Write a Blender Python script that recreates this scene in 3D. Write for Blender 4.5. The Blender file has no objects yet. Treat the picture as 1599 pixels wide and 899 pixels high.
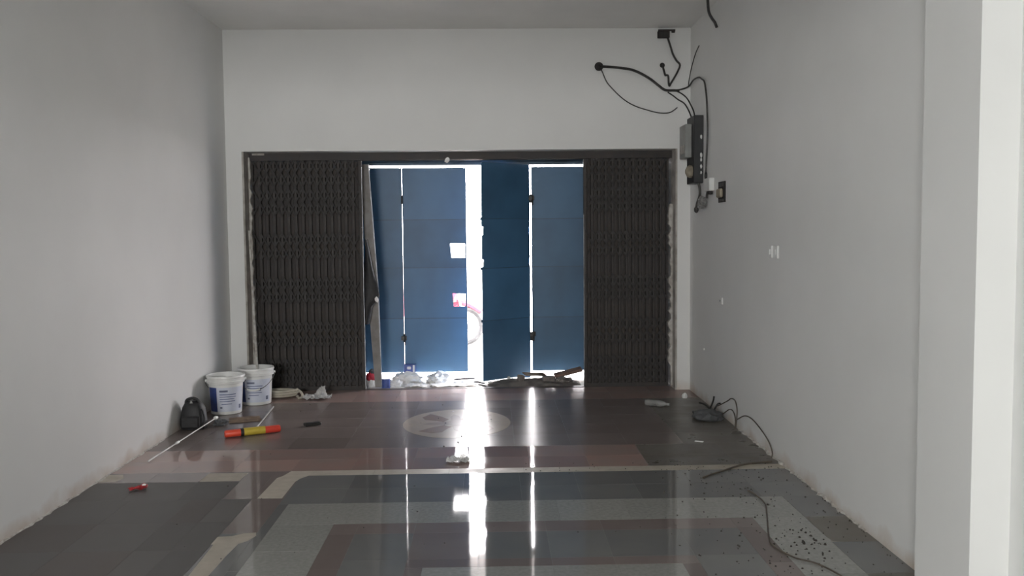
import bpy, math, random
from mathutils import Vector, Matrix, noise

# ------------------------------------------------------------------ camera, sky, lights, exposure
scene = bpy.context.scene
COL = scene.collection
cam_data = bpy.data.cameras.new('camera')
cam_data.sensor_width = 36.0
cam_data.lens = 1405.53 / 1599.0 * 36.0
cam_data.clip_start = 0.05
cam = bpy.data.objects.new('camera', cam_data)
COL.objects.link(cam)
_r = Vector((0.9997, -0.0228, -0.0093)).normalized()
_f = Vector((0.0222, 0.9977, -0.0639)).normalized()
_u = _r.cross(_f).normalized()
cam.matrix_world = Matrix(((_r.x, _u.x, -_f.x, 0.0), (_r.y, _u.y, -_f.y, 0.0), (_r.z, _u.z, -_f.z, 1.6), (0, 0, 0, 1)))
scene.camera = cam

world = bpy.data.worlds.new('overcast_sky')
scene.world = world
world.use_nodes = True
bg = world.node_tree.nodes['Background']
bg.inputs['Color'].default_value = (1.0, 0.955, 0.965, 1)
bg.inputs['Strength'].default_value = 37.0

def area_light(name, loc, rot, sx, sy, power, color=(1, 1, 1), portal=False):
    d = bpy.data.lights.new(name, 'AREA')
    d.shape = 'RECTANGLE'; d.size = sx; d.size_y = sy; d.energy = power; d.color = color
    d.cycles.is_portal = portal
    o = bpy.data.objects.new(name, d); COL.objects.link(o)
    o.location = loc; o.rotation_euler = rot
    return o
# area light for the light from behind the camera; its window is assumed
area_light('rear_area_light', (-1.55, -3.18, 2.0), (math.pi / 2, 0, 0), 1.6, 0.5, 315, (1.0, 0.99, 0.965))
# sky portal in the open leaf of the street doors
area_light('street_portal', (0.07, 9.86, 1.17), (-math.pi / 2, 0, 0), 0.75, 2.4, 1, portal=True)

vs = scene.view_settings
vs.view_transform = 'Standard'; vs.look = 'None'; vs.gamma = 1.0; vs.use_curve_mapping = False
vs.exposure = 0.08
scene.cycles.use_denoising = True
scene.cycles.max_bounces = 10
scene.cycles.diffuse_bounces = 6
scene.cycles.glossy_bounces = 5
scene.cycles.transparent_max_bounces = 8
scene.cycles.caustics_reflective = False
scene.cycles.caustics_refractive = False

random.seed(7)
PI = math.pi
XL, XR, YW, ZC = -2.567, 1.958, 8.85, 3.547       # left wall, right wall, gate wall, ceiling

# ------------------------------------------------------------------ materials
MATS = {}
def mat(name, c, rough=0.6, c2=None, scale=4.0, amount=1.0, metal=0.0, bump=0.0, bscale=60.0, spec=0.5,
        rand=0.0, rough2=None, alpha=1.0, world_pos=False, detail=4.0, lo=0.4, hi=0.65):
    if name in MATS: return MATS[name]
    m = bpy.data.materials.new(name); m.use_nodes = True
    nt = m.node_tree; N = nt.nodes; Lk = nt.links
    b = N['Principled BSDF']
    b.inputs['Roughness'].default_value = rough
    b.inputs['Metallic'].default_value = metal
    b.inputs['Specular IOR Level'].default_value = spec
    b.inputs['Base Color'].default_value = (*c, 1)
    if alpha < 1: b.inputs['Alpha'].default_value = alpha
    if world_pos:
        g = N.new('ShaderNodeNewGeometry'); co = g.outputs['Position']
    else:
        t = N.new('ShaderNodeTexCoord'); co = t.outputs['Object']
    if c2 is not None:
        n = N.new('ShaderNodeTexNoise'); n.inputs['Scale'].default_value = scale; n.inputs['Detail'].default_value = detail
        Lk.new(co, n.inputs['Vector'])
        r = N.new('ShaderNodeMapRange'); r.inputs['From Min'].default_value = lo; r.inputs['From Max'].default_value = hi
        r.inputs['To Max'].default_value = amount
        Lk.new(n.outputs['Fac'], r.inputs['Value'])
        mx = N.new('ShaderNodeMix'); mx.data_type = 'RGBA'
        mx.inputs['A'].default_value = (*c, 1); mx.inputs['B'].default_value = (*c2, 1)
        Lk.new(r.outputs['Result'], mx.inputs['Factor'])
        out = mx.outputs['Result']
        if rough2 is not None:
            rr = N.new('ShaderNodeMapRange'); rr.inputs['To Min'].default_value = rough; rr.inputs['To Max'].default_value = rough2
            Lk.new(r.outputs['Result'], rr.inputs['Value']); Lk.new(rr.outputs['Result'], b.inputs['Roughness'])
        if rand > 0:
            oi = N.new('ShaderNodeObjectInfo')
            rm = N.new('ShaderNodeMapRange'); rm.inputs['To Min'].default_value = 1 - rand; rm.inputs['To Max'].default_value = 1 + rand
            Lk.new(oi.outputs['Random'], rm.inputs['Value'])
            hs = N.new('ShaderNodeHueSaturation'); Lk.new(out, hs.inputs['Color']); Lk.new(rm.outputs['Result'], hs.inputs['Value'])
            out = hs.outputs['Color']
        Lk.new(out, b.inputs['Base Color'])
    if bump > 0:
        n2 = N.new('ShaderNodeTexNoise'); n2.inputs['Scale'].default_value = bscale; n2.inputs['Detail'].default_value = 3
        Lk.new(co, n2.inputs['Vector'])
        bp = N.new('ShaderNodeBump'); bp.inputs['Strength'].default_value = bump; bp.inputs['Distance'].default_value = 0.004
        Lk.new(n2.outputs['Fac'], bp.inputs['Height']); Lk.new(bp.outputs['Normal'], b.inputs['Normal'])
    MATS[name] = m
    return m

def wall_mat(name, c, dirt):
    """white wall paint with roller mottling and a ragged splash of mortar dirt along the foot"""
    m = mat(name, c, 0.55, tuple(v * 0.94 for v in c), 1.3, 1.0, bump=0.06, bscale=35, spec=0.35, world_pos=True, lo=0.3, hi=0.7)
    nt = m.node_tree; N = nt.nodes; Lk = nt.links
    b = N['Principled BSDF']; src = b.inputs['Base Color'].links[0].from_socket
    g = N.new('ShaderNodeNewGeometry'); sx = N.new('ShaderNodeSeparateXYZ'); Lk.new(g.outputs['Position'], sx.inputs[0])
    n = N.new('ShaderNodeTexNoise'); n.inputs['Scale'].default_value = 5; n.inputs['Detail'].default_value = 6
    Lk.new(g.outputs['Position'], n.inputs['Vector'])
    mu = N.new('ShaderNodeMath'); mu.operation = 'MULTIPLY_ADD'; mu.inputs[1].default_value = 0.22; mu.inputs[2].default_value = -0.075
    Lk.new(n.outputs['Fac'], mu.inputs[0])
    su = N.new('ShaderNodeMath'); su.operation = 'SUBTRACT'; Lk.new(mu.outputs[0], su.inputs[0]); Lk.new(sx.outputs['Z'], su.inputs[1])
    mr = N.new('ShaderNodeMapRange'); mr.inputs['From Min'].default_value = -0.05; mr.inputs['From Max'].default_value = 0.05
    mr.inputs['To Max'].default_value = 0.6
    Lk.new(su.outputs[0], mr.inputs['Value'])
    mx = N.new('ShaderNodeMix'); mx.data_type = 'RGBA'; Lk.new(src, mx.inputs['A']); mx.inputs['B'].default_value = (*dirt, 1)
    Lk.new(mr.outputs['Result'], mx.inputs['Factor']); Lk.new(mx.outputs['Result'], b.inputs['Base Color'])
    return m

M_WALL = wall_mat('white_wall_paint', (0.75, 0.755, 0.745), (0.45, 0.34, 0.25))
M_CEIL = mat('ceiling_paint', (0.84, 0.84, 0.82), 0.7, (0.80, 0.80, 0.78), 1.5, spec=0.2)
M_PLASTER = mat('bare_plaster', (0.46, 0.44, 0.41), 0.85, (0.30, 0.28, 0.25), 9, bump=0.3, bscale=60, world_pos=True)
M_FLAKE = mat('flaking_plaster', (0.52, 0.51, 0.48), 0.85, (0.34, 0.31, 0.28), 25, bump=0.3, bscale=90, world_pos=True)
M_GROUT = mat('dark_grout', (0.15, 0.145, 0.14), 0.9, (0.22, 0.21, 0.20), 12, world_pos=True)
def tile_mat(name, c, c2, rough=0.07, rough2=0.2, scale=3.0, rand=0.14, spec=0.42, lo=0.25, hi=0.75, **k):
    return mat(name, c, rough, c2, scale, 1.0, rough2=rough2, rand=rand, world_pos=True, detail=4, spec=spec, bump=0.003, bscale=5, lo=lo, hi=hi, **k)
T_GREY = tile_mat('grey_granite_tile', (0.150, 0.155, 0.158), (0.18, 0.18, 0.175), 0.018, 0.06)
T_LEFT = tile_mat('matt_grey_tile', (0.082, 0.079, 0.076), (0.098, 0.092, 0.088), 0.42, 0.5)
T_LEFTB = tile_mat('matt_brown_tile', (0.086, 0.075, 0.070), (0.10, 0.088, 0.082), 0.42, 0.5)
T_BROWN = tile_mat('brown_granite_tile', (0.175, 0.145, 0.138), (0.20, 0.172, 0.162), 0.02, 0.07)
T_RED = tile_mat('red_brown_tile', (0.33, 0.215, 0.19), (0.28, 0.225, 0.205), 0.03, 0.10)
T_DARK = tile_mat('dark_brown_tile', (0.155, 0.130, 0.122), (0.18, 0.152, 0.143), 0.20, 0.27, spec=0.2)
T_APRON = tile_mat('dusty_red_tile', (0.30, 0.205, 0.18), (0.25, 0.20, 0.185), 0.20, 0.28, spec=0.2)
T_DUSTY = tile_mat('dusty_tile', (0.115, 0.105, 0.092), (0.15, 0.136, 0.118), 0.22, 0.5, 5.0)
T_TERR = tile_mat('light_terrazzo', (0.25, 0.252, 0.24), (0.33, 0.33, 0.315), 0.02, 0.07, 45.0, 0.06)
T_CREAM = tile_mat('cream_strip_tile', (0.44, 0.40, 0.335), (0.37, 0.335, 0.28), 0.35, 0.6, 14.0, 0.05)
T_MEDA = tile_mat('medallion_cream', (0.40, 0.335, 0.27), (0.33, 0.28, 0.24), 0.22, 0.28, 8.0, 0.04, 0.2)
T_MEDB = tile_mat('medallion_brown', (0.235, 0.150, 0.110), (0.20, 0.14, 0.11), 0.22, 0.28, 8.0, 0.08, 0.2)
T_MEDC = tile_mat('medallion_pink', (0.31, 0.235, 0.21), (0.27, 0.21, 0.19), 0.22, 0.28, 8.0, 0.06, 0.2)
M_GATE = mat('dark_gate_steel', (0.040, 0.037, 0.037), 0.6, (0.050, 0.042, 0.038), 7, spec=0.35, bump=0.1, bscale=40)
M_GATE2 = mat('gate_sheet_steel', (0.074, 0.070, 0.070), 0.65, (0.088, 0.074, 0.066), 6, spec=0.3)
M_STRAP = mat('gate_strap_steel', (0.032, 0.030, 0.030), 0.65, (0.026, 0.024, 0.023), 12, spec=0.35)
M_EDGE = mat('worn_bare_steel', (0.34, 0.35, 0.37), 0.4, (0.14, 0.14, 0.15), 9, metal=0.3)
M_BLUE = mat('blue_painted_sheet', (0.054, 0.145, 0.262), 0.45, (0.045, 0.118, 0.212), 2.2, bump=0.05, bscale=6, rand=0.16)
M_BLUE2 = mat('blue_painted_frame', (0.045, 0.10, 0.17), 0.45, (0.035, 0.075, 0.12), 8)
M_CONC = mat('street_concrete', (0.44, 0.43, 0.42), 0.85, (0.36, 0.34, 0.32), 2.5, bump=0.2, world_pos=True)
M_PORCHF = mat('pale_porch_concrete', (0.70, 0.68, 0.66), 0.9, (0.58, 0.56, 0.54), 4, bump=0.2, world_pos=True)  # even pale tone of the porch concrete
M_PORCH = mat('porch_plaster', (0.42, 0.41, 0.39), 0.8, (0.30, 0.29, 0.28), 3, world_pos=True)
M_WHITEP = mat('white_plastic', (0.74, 0.75, 0.74), 0.35, (0.68, 0.68, 0.66), 6)
M_LABEL = mat('pale_label', (0.62, 0.65, 0.74), 0.4, (0.55, 0.59, 0.70), 10)
M_BLUELAB = mat('blue_label', (0.035, 0.065, 0.22), 0.4, (0.025, 0.04, 0.15), 10)
M_INK = mat('label_ink', (0.16, 0.18, 0.26), 0.5, (0.10, 0.11, 0.18), 20)
M_BLACKCLOTH = mat('black_nylon', (0.012, 0.012, 0.014), 0.6, (0.020, 0.020, 0.022), 20, bump=0.3, bscale=120)
M_BLACK = mat('black_rubber', (0.013, 0.013, 0.013), 0.45, (0.022, 0.021, 0.02), 30)
M_CABLE = mat('black_cable', (0.02, 0.019, 0.019), 0.5, (0.05, 0.048, 0.045), 14)
M_CABLE2 = mat('grey_cable', (0.09, 0.085, 0.08), 0.5, (0.05, 0.048, 0.045), 14)
M_RUSTWIRE = mat('brown_wire', (0.10, 0.078, 0.058), 0.6, (0.06, 0.05, 0.04), 14)
M_CHROME = mat('bare_rod_metal', (0.46, 0.45, 0.44), 0.45, (0.36, 0.35, 0.34), 12, metal=0.4)
M_ORANGE = mat('orange_red_plastic', (0.72, 0.075, 0.035), 0.4, (0.60, 0.05, 0.03), 9)
M_YELLOW = mat('yellow_plastic', (0.55, 0.42, 0.05), 0.4, (0.45, 0.33, 0.04), 9)
M_CREAMP = mat('cream_hose', (0.50, 0.47, 0.39), 0.5, (0.40, 0.37, 0.30), 12)
M_CLEAR = mat('clear_plastic_film', (0.66, 0.66, 0.65), 0.22, (0.52, 0.52, 0.52), 10, alpha=0.72)
M_CARD = mat('brown_cardboard', (0.20, 0.135, 0.085), 0.85, (0.12, 0.082, 0.055), 9)
M_GREYCLOTH = mat('grey_cloth', (0.10, 0.105, 0.11), 0.9, (0.065, 0.066, 0.07), 12)
M_RED = mat('red_wrapper', (0.42, 0.03, 0.035), 0.3, (0.22, 0.02, 0.025), 20)
M_PAPER = mat('white_paper', (0.88, 0.87, 0.86), 0.8, (0.80, 0.79, 0.78), 9)
M_REDPACK = mat('red_packet', (0.58, 0.04, 0.07), 0.4, (0.45, 0.03, 0.05), 20)
M_BLUEPACK = mat('blue_print', (0.08, 0.13, 0.40), 0.4, (0.06, 0.09, 0.28), 20)
M_WOOD = mat('weathered_wood', (0.26, 0.17, 0.135), 0.8, (0.17, 0.11, 0.085), 12, bump=0.2)
M_GREYBOARD = mat('grey_board', (0.30, 0.29, 0.28), 0.7, (0.20, 0.185, 0.175), 7, bump=0.1)
M_RUBBLE = mat('grey_rubble_dust', (0.22, 0.20, 0.185), 0.95, (0.14, 0.125, 0.115), 10, bump=0.5, bscale=70)
M_STONE = mat('rubble_lump', (0.24, 0.22, 0.205), 0.9, (0.15, 0.135, 0.125), 18, bump=0.4)
M_CRUMB = mat('dark_crumbs', (0.03, 0.027, 0.024), 0.9, (0.06, 0.052, 0.046), 30)
M_METER = mat('grey_meter_case', (0.30, 0.31, 0.30), 0.5, (0.24, 0.245, 0.235), 8)
M_MBOARD = mat('black_meter_board', (0.018, 0.019, 0.021), 0.5, (0.03, 0.03, 0.032), 10)
M_BEIGE = mat('beige_bakelite', (0.34, 0.30, 0.23), 0.5, (0.25, 0.22, 0.17), 10)
M_HOLE = mat('dark_box_inside', (0.02, 0.018, 0.018), 0.8, (0.035, 0.03, 0.03), 20)
M_GLASSY = mat('dusty_clear_plastic', (0.42, 0.42, 0.41), 0.25, (0.30, 0.30, 0.29), 15, alpha=0.55)
M_TYRE = mat('tyre_rubber', (0.03, 0.03, 0.03), 0.8, (0.05, 0.05, 0.05), 20)

# ------------------------------------------------------------------ mesh helpers
class MB:
    def __init__(self): self.v = []; self.f = []; self.smooth = False
    def add(self, vs_, fs_):
        o = len(self.v); self.v += [tuple(p) for p in vs_]; self.f += [tuple(i + o for i in f) for f in fs_]; return self
    def box(self, x0, x1, y0, y1, z0, z1):
        return self.add([(x0, y0, z0), (x1, y0, z0), (x1, y1, z0), (x0, y1, z0), (x0, y0, z1), (x1, y0, z1), (x1, y1, z1), (x0, y1, z1)],
                        [(0, 3, 2, 1), (4, 5, 6, 7), (0, 1, 5, 4), (1, 2, 6, 5), (2, 3, 7, 6), (3, 0, 4, 7)])
    def cbox(self, x0, x1, y0, y1, z0, z1, c):
        """box with all edges chamfered by c (octagonal-ish prism sections)"""
        vs_ = []
        for sx, xa in ((-1, x0), (1, x1)):
            for sy, ya in ((-1, y0), (1, y1)):
                for sz, za in ((-1, z0), (1, z1)):
                    vs_ += [(xa, ya - sy * c, za - sz * c), (xa - sx * c, ya, za - sz * c), (xa - sx * c, ya - sy * c, za)]
        def i(a, b, d, k): return (a * 4 + b * 2 + d) * 3 + k
        fs_ = []
        for a in (0, 1): fs_.append((i(a, 0, 0, 0), i(a, 1, 0, 0), i(a, 1, 1, 0), i(a, 0, 1, 0)))
        for b in (0, 1): fs_.append((i(0, b, 0, 1), i(1, b, 0, 1), i(1, b, 1, 1), i(0, b, 1, 1)))
        for d in (0, 1): fs_.append((i(0, 0, d, 2), i(1, 0, d, 2), i(1, 1, d, 2), i(0, 1, d, 2)))
        for a in (0, 1):
            for b in (0, 1): fs_.append((i(a, b, 0, 0), i(a, b, 0, 1), i(a, b, 1, 1), i(a, b, 1, 0)))
        for a in (0, 1):
            for d in (0, 1): fs_.append((i(a, 0, d, 0), i(a, 0, d, 2), i(a, 1, d, 2), i(a, 1, d, 0)))
        for b in (0, 1):
            for d in (0, 1): fs_.append((i(0, b, d, 1), i(0, b, d, 2), i(1, b, d, 2), i(1, b, d, 1)))
        for a in (0, 1):
            for b in (0, 1):
                for d in (0, 1): fs_.append((i(a, b, d, 0), i(a, b, d, 1), i(a, b, d, 2)))
        return self.add(vs_, fs_)
    def prism(self, pts, axis, a0, a1):
        """polygon pts (2-D) extruded along axis 'x','y' or 'z'"""
        def P(p, a):
            return (a, p[0], p[1]) if axis == 'x' else ((p[0], a, p[1]) if axis == 'y' else (p[0], p[1], a))
        n = len(pts)
        return self.add([P(p, a0) for p in pts] + [P(p, a1) for p in pts],
                        [tuple(range(n - 1, -1, -1)), tuple(range(n, 2 * n))] + [(k, (k + 1) % n, n + (k + 1) % n, n + k) for k in range(n)])
    def tube(self, pts, r, seg=8, caps=True):
        pts = [Vector(p) for p in pts]; n = len(pts)
        rs = r if isinstance(r, (list, tuple)) else [r] * n
        vs_ = []; fs_ = []; prev = None
        for k in range(n):
            t = (pts[min(k + 1, n - 1)] - pts[max(k - 1, 0)]).normalized()
            if prev is None:
                a = Vector((0, 0, 1)) if abs(t.z) < 0.9 else Vector((1, 0, 0))
                nrm = t.cross(a).normalized()
            else:
                nrm = (prev - t * prev.dot(t)).normalized()
            prev = nrm; bn = t.cross(nrm)
            for s in range(seg):
                an = 2 * PI * s / seg
                vs_.append(pts[k] + (nrm * math.cos(an) + bn * math.sin(an)) * rs[k])
        for k in range(n - 1):
            for s in range(seg):
                fs_.append((k * seg + s, k * seg + (s + 1) % seg, (k + 1) * seg + (s + 1) % seg, (k + 1) * seg + s))
        if caps:
            fs_ += [tuple(range(seg - 1, -1, -1)), tuple(range((n - 1) * seg, n * seg))]
        self.smooth = True
        return self.add(vs_, fs_)
    def lathe(self, prof, cx=0, cy=0, seg=32, sx=1.0, sy=1.0):
        vs_ = []; fs_ = []; n = len(prof)
        for (r, z) in prof:
            for s in range(seg):
                a = 2 * PI * s / seg
                vs_.append((cx + r * sx * math.cos(a), cy + r * sy * math.sin(a), z))
        for k in range(n - 1):
            for s in range(seg):
                fs_.append((k * seg + s, k * seg + (s + 1) % seg, (k + 1) * seg + (s + 1) % seg, (k + 1) * seg + s))
        if prof[0][0] > 1e-5: fs_.append(tuple(range(seg - 1, -1, -1)))
        if prof[-1][0] > 1e-5: fs_.append(tuple(range((n - 1) * seg, n * seg)))
        self.smooth = True
        return self.add(vs_, fs_)
    def patch(self, rfun, a0, a1, z0, z1, seg=14, th=0.0012):
        """thin curved patch wrapped on a round body of radius rfun(z), angles in radians"""
        vs_ = []; fs_ = []
        for dr in (0.0, th):
            for z in (z0, z1):
                for k in range(seg + 1):
                    a = a0 + (a1 - a0) * k / seg; r = rfun(z) + 0.0004 + dr
                    vs_.append((r * math.cos(a), r * math.sin(a), z))
        w = seg + 1
        for k in range(seg):
            fs_ += [(2 * w + k, 2 * w + k + 1, 3 * w + k + 1, 3 * w + k), (k, w + k, w + k + 1, k + 1),
                    (w + k, 3 * w + k, 3 * w + k + 1, w + k + 1), (k, k + 1, 2 * w + k + 1, 2 * w + k)]
        fs_ += [(0, 2 * w, 3 * w, w), (seg, w + seg, 3 * w + seg, 2 * w + seg)]
        return self.add(vs_, fs_)
    def mesh(self, name, m):
        me = bpy.data.meshes.new(name); me.from_pydata(self.v, [], self.f); me.update()
        me.materials.append(m)
        bmfix(me)
        if self.smooth:
            for p in me.polygons: p.use_smooth = True
            try: me.set_sharp_from_angle(angle=math.radians(40))
            except Exception: pass
        return me
    def build(self, name, m, parent=None, loc=(0, 0, 0), rot=(0, 0, 0)):
        return link(name, self.mesh(name, m), parent, loc, rot)

import bmesh
def bmfix(me):
    bm = bmesh.new(); bm.from_mesh(me); bmesh.ops.recalc_face_normals(bm, faces=bm.faces); bm.to_mesh(me); bm.free()
def link(name, me, parent=None, loc=(0, 0, 0), rot=(0, 0, 0)):
    o = bpy.data.objects.new(name, me); COL.objects.link(o)
    o.location = loc; o.rotation_euler = rot
    if parent is not None: o.parent = parent
    return o
def tag(o, label, cat, group=None):
    o['label'] = label; o['category'] = cat
    if group: o['group'] = group
    return o
def thing(name, label, cat, loc=(0, 0, 0), rz=0.0, group=None):
    o = bpy.data.objects.new(name, None); COL.objects.link(o)
    o.location = loc; o.rotation_euler = (0, 0, rz); o.empty_display_size = 0.1
    return tag(o, label, cat, group)
def struct(o, label=None):
    o['kind'] = 'structure'
    if label: o['label'] = label
    return o
def curve(pts, n=6):
    """Catmull-Rom through pts"""
    P = [Vector(p) for p in pts]; P = [P[0] * 2 - P[1]] + P + [P[-1] * 2 - P[-2]]
    out = []
    for k in range(1, len(P) - 2):
        a, b, c, d = P[k - 1:k + 3]
        for s in range(n):
            t = s / n
            out.append(0.5 * ((2 * b) + (c - a) * t + (2 * a - 5 * b + 4 * c - d) * t * t + (3 * b - a - 3 * c + d) * t ** 3))
    out.append(P[-2]); return out
def lump(sx, sy, sz, seed, rough=0.35, freq=3.0, sub=3, flat=True):
    """crumpled / rocky lump resting on z = 0"""
    bm = bmesh.new(); bmesh.ops.create_icosphere(bm, subdivisions=sub, radius=1.0)
    off = Vector((seed * 3.7, seed * 1.3, seed * 7.1))
    for v in bm.verts:
        d = v.co.normalized()
        k = 1 + rough * noise.noise(d * freq + off) + rough * 0.6 * noise.noise(d * freq * 2.3 + off)
        v.co = d * k
    z0 = min(v.co.z for v in bm.verts)
    for v in bm.verts:
        z = v.co.z
        if flat and z < -0.35: z = -0.35
        v.co = Vector((v.co.x * sx, v.co.y * sy, (z + (0.35 if flat else -z0)) * sz))
    mb = MB(); bm.verts.ensure_lookup_table()
    mb.add([v.co[:] for v in bm.verts], [[v.index for v in f.verts] for f in bm.faces]); bm.free()
    return mb
def sheet(w, d, h, seed, n=14, freq=4.0, th=0.0):
    """crumpled thin sheet with thickness, lowest point at z = 0"""
    off = Vector((seed * 5.1, seed * 2.2, 0)); zs = []
    vs_ = []
    for j in range(n + 1):
        for i in range(n + 1):
            u = i / n - 0.5; q = j / n - 0.5
            z = h * (0.5 + 0.5 * noise.noise(Vector((u * freq, q * freq, 0)) + off) + 0.35 * noise.noise(Vector((u * freq * 2.7, q * freq * 2.7, 3)) + off))
            e = 1 + 0.18 * noise.noise(Vector((math.atan2(q, u + 1e-6) * 1.3, 5, seed)))
            vs_.append([u * w * e, q * d * e, max(z, 0.0005)])
    m_ = min(p[2] for p in vs_)
    for p in vs_: p[2] -= m_
    th = th or 0.0015
    top = [(p[0], p[1], p[2] + th) for p in vs_]; N_ = len(vs_); w1 = n + 1
    fs_ = []
    for j in range(n):
        for i in range(n):
            a = j * w1 + i
            fs_ += [(a, a + w1, a + w1 + 1, a + 1), (N_ + a, N_ + a + 1, N_ + a + w1 + 1, N_ + a + w1)]
    for k in range(n):
        fs_ += [(k, k + 1, N_ + k + 1, N_ + k), (n * w1 + k + 1, n * w1 + k, N_ + n * w1 + k, N_ + n * w1 + k + 1),
                ((k + 1) * w1, k * w1, N_ + k * w1, N_ + (k + 1) * w1), (k * w1 + n, (k + 1) * w1 + n, N_ + (k + 1) * w1 + n, N_ + k * w1 + n)]
    mb = MB(); mb.add([tuple(p) for p in vs_] + top, fs_); mb.smooth = False
    return mb

# ------------------------------------------------------------------ the room
YR = -3.2
struct(MB().box(XL - 0.15, XL, YR - 0.2, 10.0, -0.1, ZC + 0.1).build('wall_left', M_WALL), 'long plain white wall on the left side')
struct(MB().box(XR, XR + 0.15, YR - 0.2, 10.0, -0.1, ZC + 0.1).build('wall_right', M_WALL), 'long grey-white wall on the right side carrying the wiring')
struct(MB().box(XL, XR, YR - 0.2, YW + 0.22, ZC, ZC + 0.1).build('ceiling', M_CEIL), 'flat white ceiling strip above the gate wall')
GX0, GX1, GZ = -2.415, 1.832, 2.385          # gate opening
gw = MB()
gw.box(XL, GX0, YW, YW + 0.2, -0.05, ZC); gw.box(GX1, XR, YW, YW + 0.2, -0.05, ZC); gw.box(GX0, GX1, YW, YW + 0.2, GZ, ZC)
struct(gw.build('wall_front', M_WALL), 'white wall around and above the wide gate opening')
# rear of the shop behind the camera, with an assumed, unseen window for the rear light
struct(MB().box(XL, XR, YR - 0.15, YR, -0.05, ZC).build('wall_back', M_WALL), 'rear wall behind the viewer')
wf = MB()
wf.box(-2.40, -0.70, YR, YR + 0.06, 1.70, 1.74); wf.box(-2.40, -0.70, YR, YR + 0.06, 2.26, 2.30)
wf.box(-2.40, -2.36, YR, YR + 0.06, 1.74, 2.26); wf.box(-0.74, -0.70, YR, YR + 0.06, 1.74, 2.26)
wo = struct(wf.build('window_1', M_EDGE), 'assumed frosted window, unseen, behind the viewer')
MB().box(-2.36, -0.74, YR + 0.001, YR + 0.008, 1.74, 2.26).build('pane', M_LABEL, wo)
struct(MB().box(XL, XR, 0.05, 0.25, 2.42, ZC).build('trim_9', M_WALL), 'unseen ceiling beam added above the viewer to shade the upper walls')  # added out of view to cut the rear light off the upper walls
# column standing out of the right wall
colm = MB().box(1.806, XR, 3.315, 3.75, -0.05, ZC)
struct(colm.build('column', M_WALL), 'square white column standing out of the right wall')

# jambs with broken plaster
def ragged(x_edge, sgn, z0, z1, wid, seed, name, y0, y1, m, label):
    rng = random.Random(seed); n = 46
    a = [(x_edge, z0 + (z1 - z0) * k / n) for k in range(n + 1)]
    b = [(x_edge + sgn * wid * (0.25 + 0.75 * rng.random() ** 1.4), z0 + (z1 - z0) * k / n) for k in range(n, -1, -1)]
    return struct(MB().prism(a + b, 'y', y0, y1).build(name, m), label)
struct(MB().box(GX0, GX0 + 0.018, YW + 0.002, YW + 0.24, 0.0, GZ + 0.045).build('trim_1', M_PLASTER), 'grey bare plaster reveal left of the gate')
struct(MB().box(GX1 - 0.018, GX1, YW + 0.002, YW + 0.24, 0.0, GZ).build('trim_2', M_PLASTER), 'grey bare plaster reveal right of the gate')
ragged(GX0 + 0.018, 1, 0.05, 2.34, 0.035, 3, 'trim_3', YW + 0.16, YW + 0.2, M_FLAKE, 'ragged broken plaster edge beside the left gate')
ragged(GX1 - 0.018, -1, 0.02, 1.85, 0.045, 5, 'trim_4', YW + 0.14, YW + 0.2, M_FLAKE, 'ragged broken plaster edge beside the right gate')
# flaking mortar along the foot of the right wall and the left wall
def foot(x, sgn, y0, y1, n, seed, name, label, hmax=0.022, wmax=0.035):
    rng = random.Random(seed); pts_t = []; mb = MB()
    ys = [y0 + (y1 - y0) * k / n for k in range(n + 1)]
    hs = [0.004 + hmax * rng.random() ** 2 for _ in ys]; ws = [0.004 + wmax * rng.random() ** 2 for _ in ys]
    vs_ = []
    for y, h_, w_ in zip(ys, hs, ws): vs_ += [(x, y, 0.0), (x + sgn * w_, y, 0.0), (x + sgn * w_ * 0.6, y, h_ * 0.6), (x, y, h_)]
    fs_ = [(0, 1, 2, 3), tuple(4 * n + k for k in (3, 2, 1, 0))]
    for k in range(n):
        for c in range(4): fs_.append((4 * k + c, 4 * k + (c + 1) % 4, 4 * k + 4 + (c + 1) % 4, 4 * k + 4 + c))
    return struct(mb.add(vs_, fs_).build(name, M_FLAKE), label)
foot(XR, -1, 4.6, 7.2, 70, 11, 'trim_5', 'flaking white mortar along the foot of the right wall', 0.016, 0.022)
foot(XL, 1, 3.9, 7.0, 60, 12, 'trim_6', 'thin rough mortar line along the foot of the left wall', 0.010, 0.016)

# ------------------------------------------------------------------ floor with its tiles
floor = struct(MB().box(XL, XR, YR, 9.16, -0.12, -0.0010).build('floor', M_GROUT), 'tiled floor with grey, brown and light terrazzo bands')
_tm = {}
_trng = random.Random(21)
def tile(x0, x1, y0, y1, m, name='floor_tile', gap=0.0016, lift=0.0):
    w = round(x1 - x0 - gap, 4); d = round(y1 - y0 - gap, 4); key = (w, d, m.name, name)
    if key not in _tm:
        mb = MB().box(-w / 2, w / 2, -d / 2, d / 2, -0.010, 0.0)
        _tm[key] = mb.mesh(name, m)
    return link(name, _tm[key], floor, ((x0 + x1) / 2, (y0 + y1) / 2, lift + _trng.uniform(-0.0003, 0.0)),
                (_trng.gauss(0, 0.0005), _trng.gauss(0, 0.0005), 0))
def grid(xs, ys, m, pick=None):
    for i in range(len(xs) - 1):
        for j in range(len(ys) - 1):
            if xs[i + 1] - xs[i] < 0.01: continue
            tile(xs[i], xs[i + 1], ys[j], ys[j + 1], pick(i, j) if pick else m)
def rng_(a, b, n): return [a + (b - a) * k / n for k in range(n + 1)]
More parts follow.
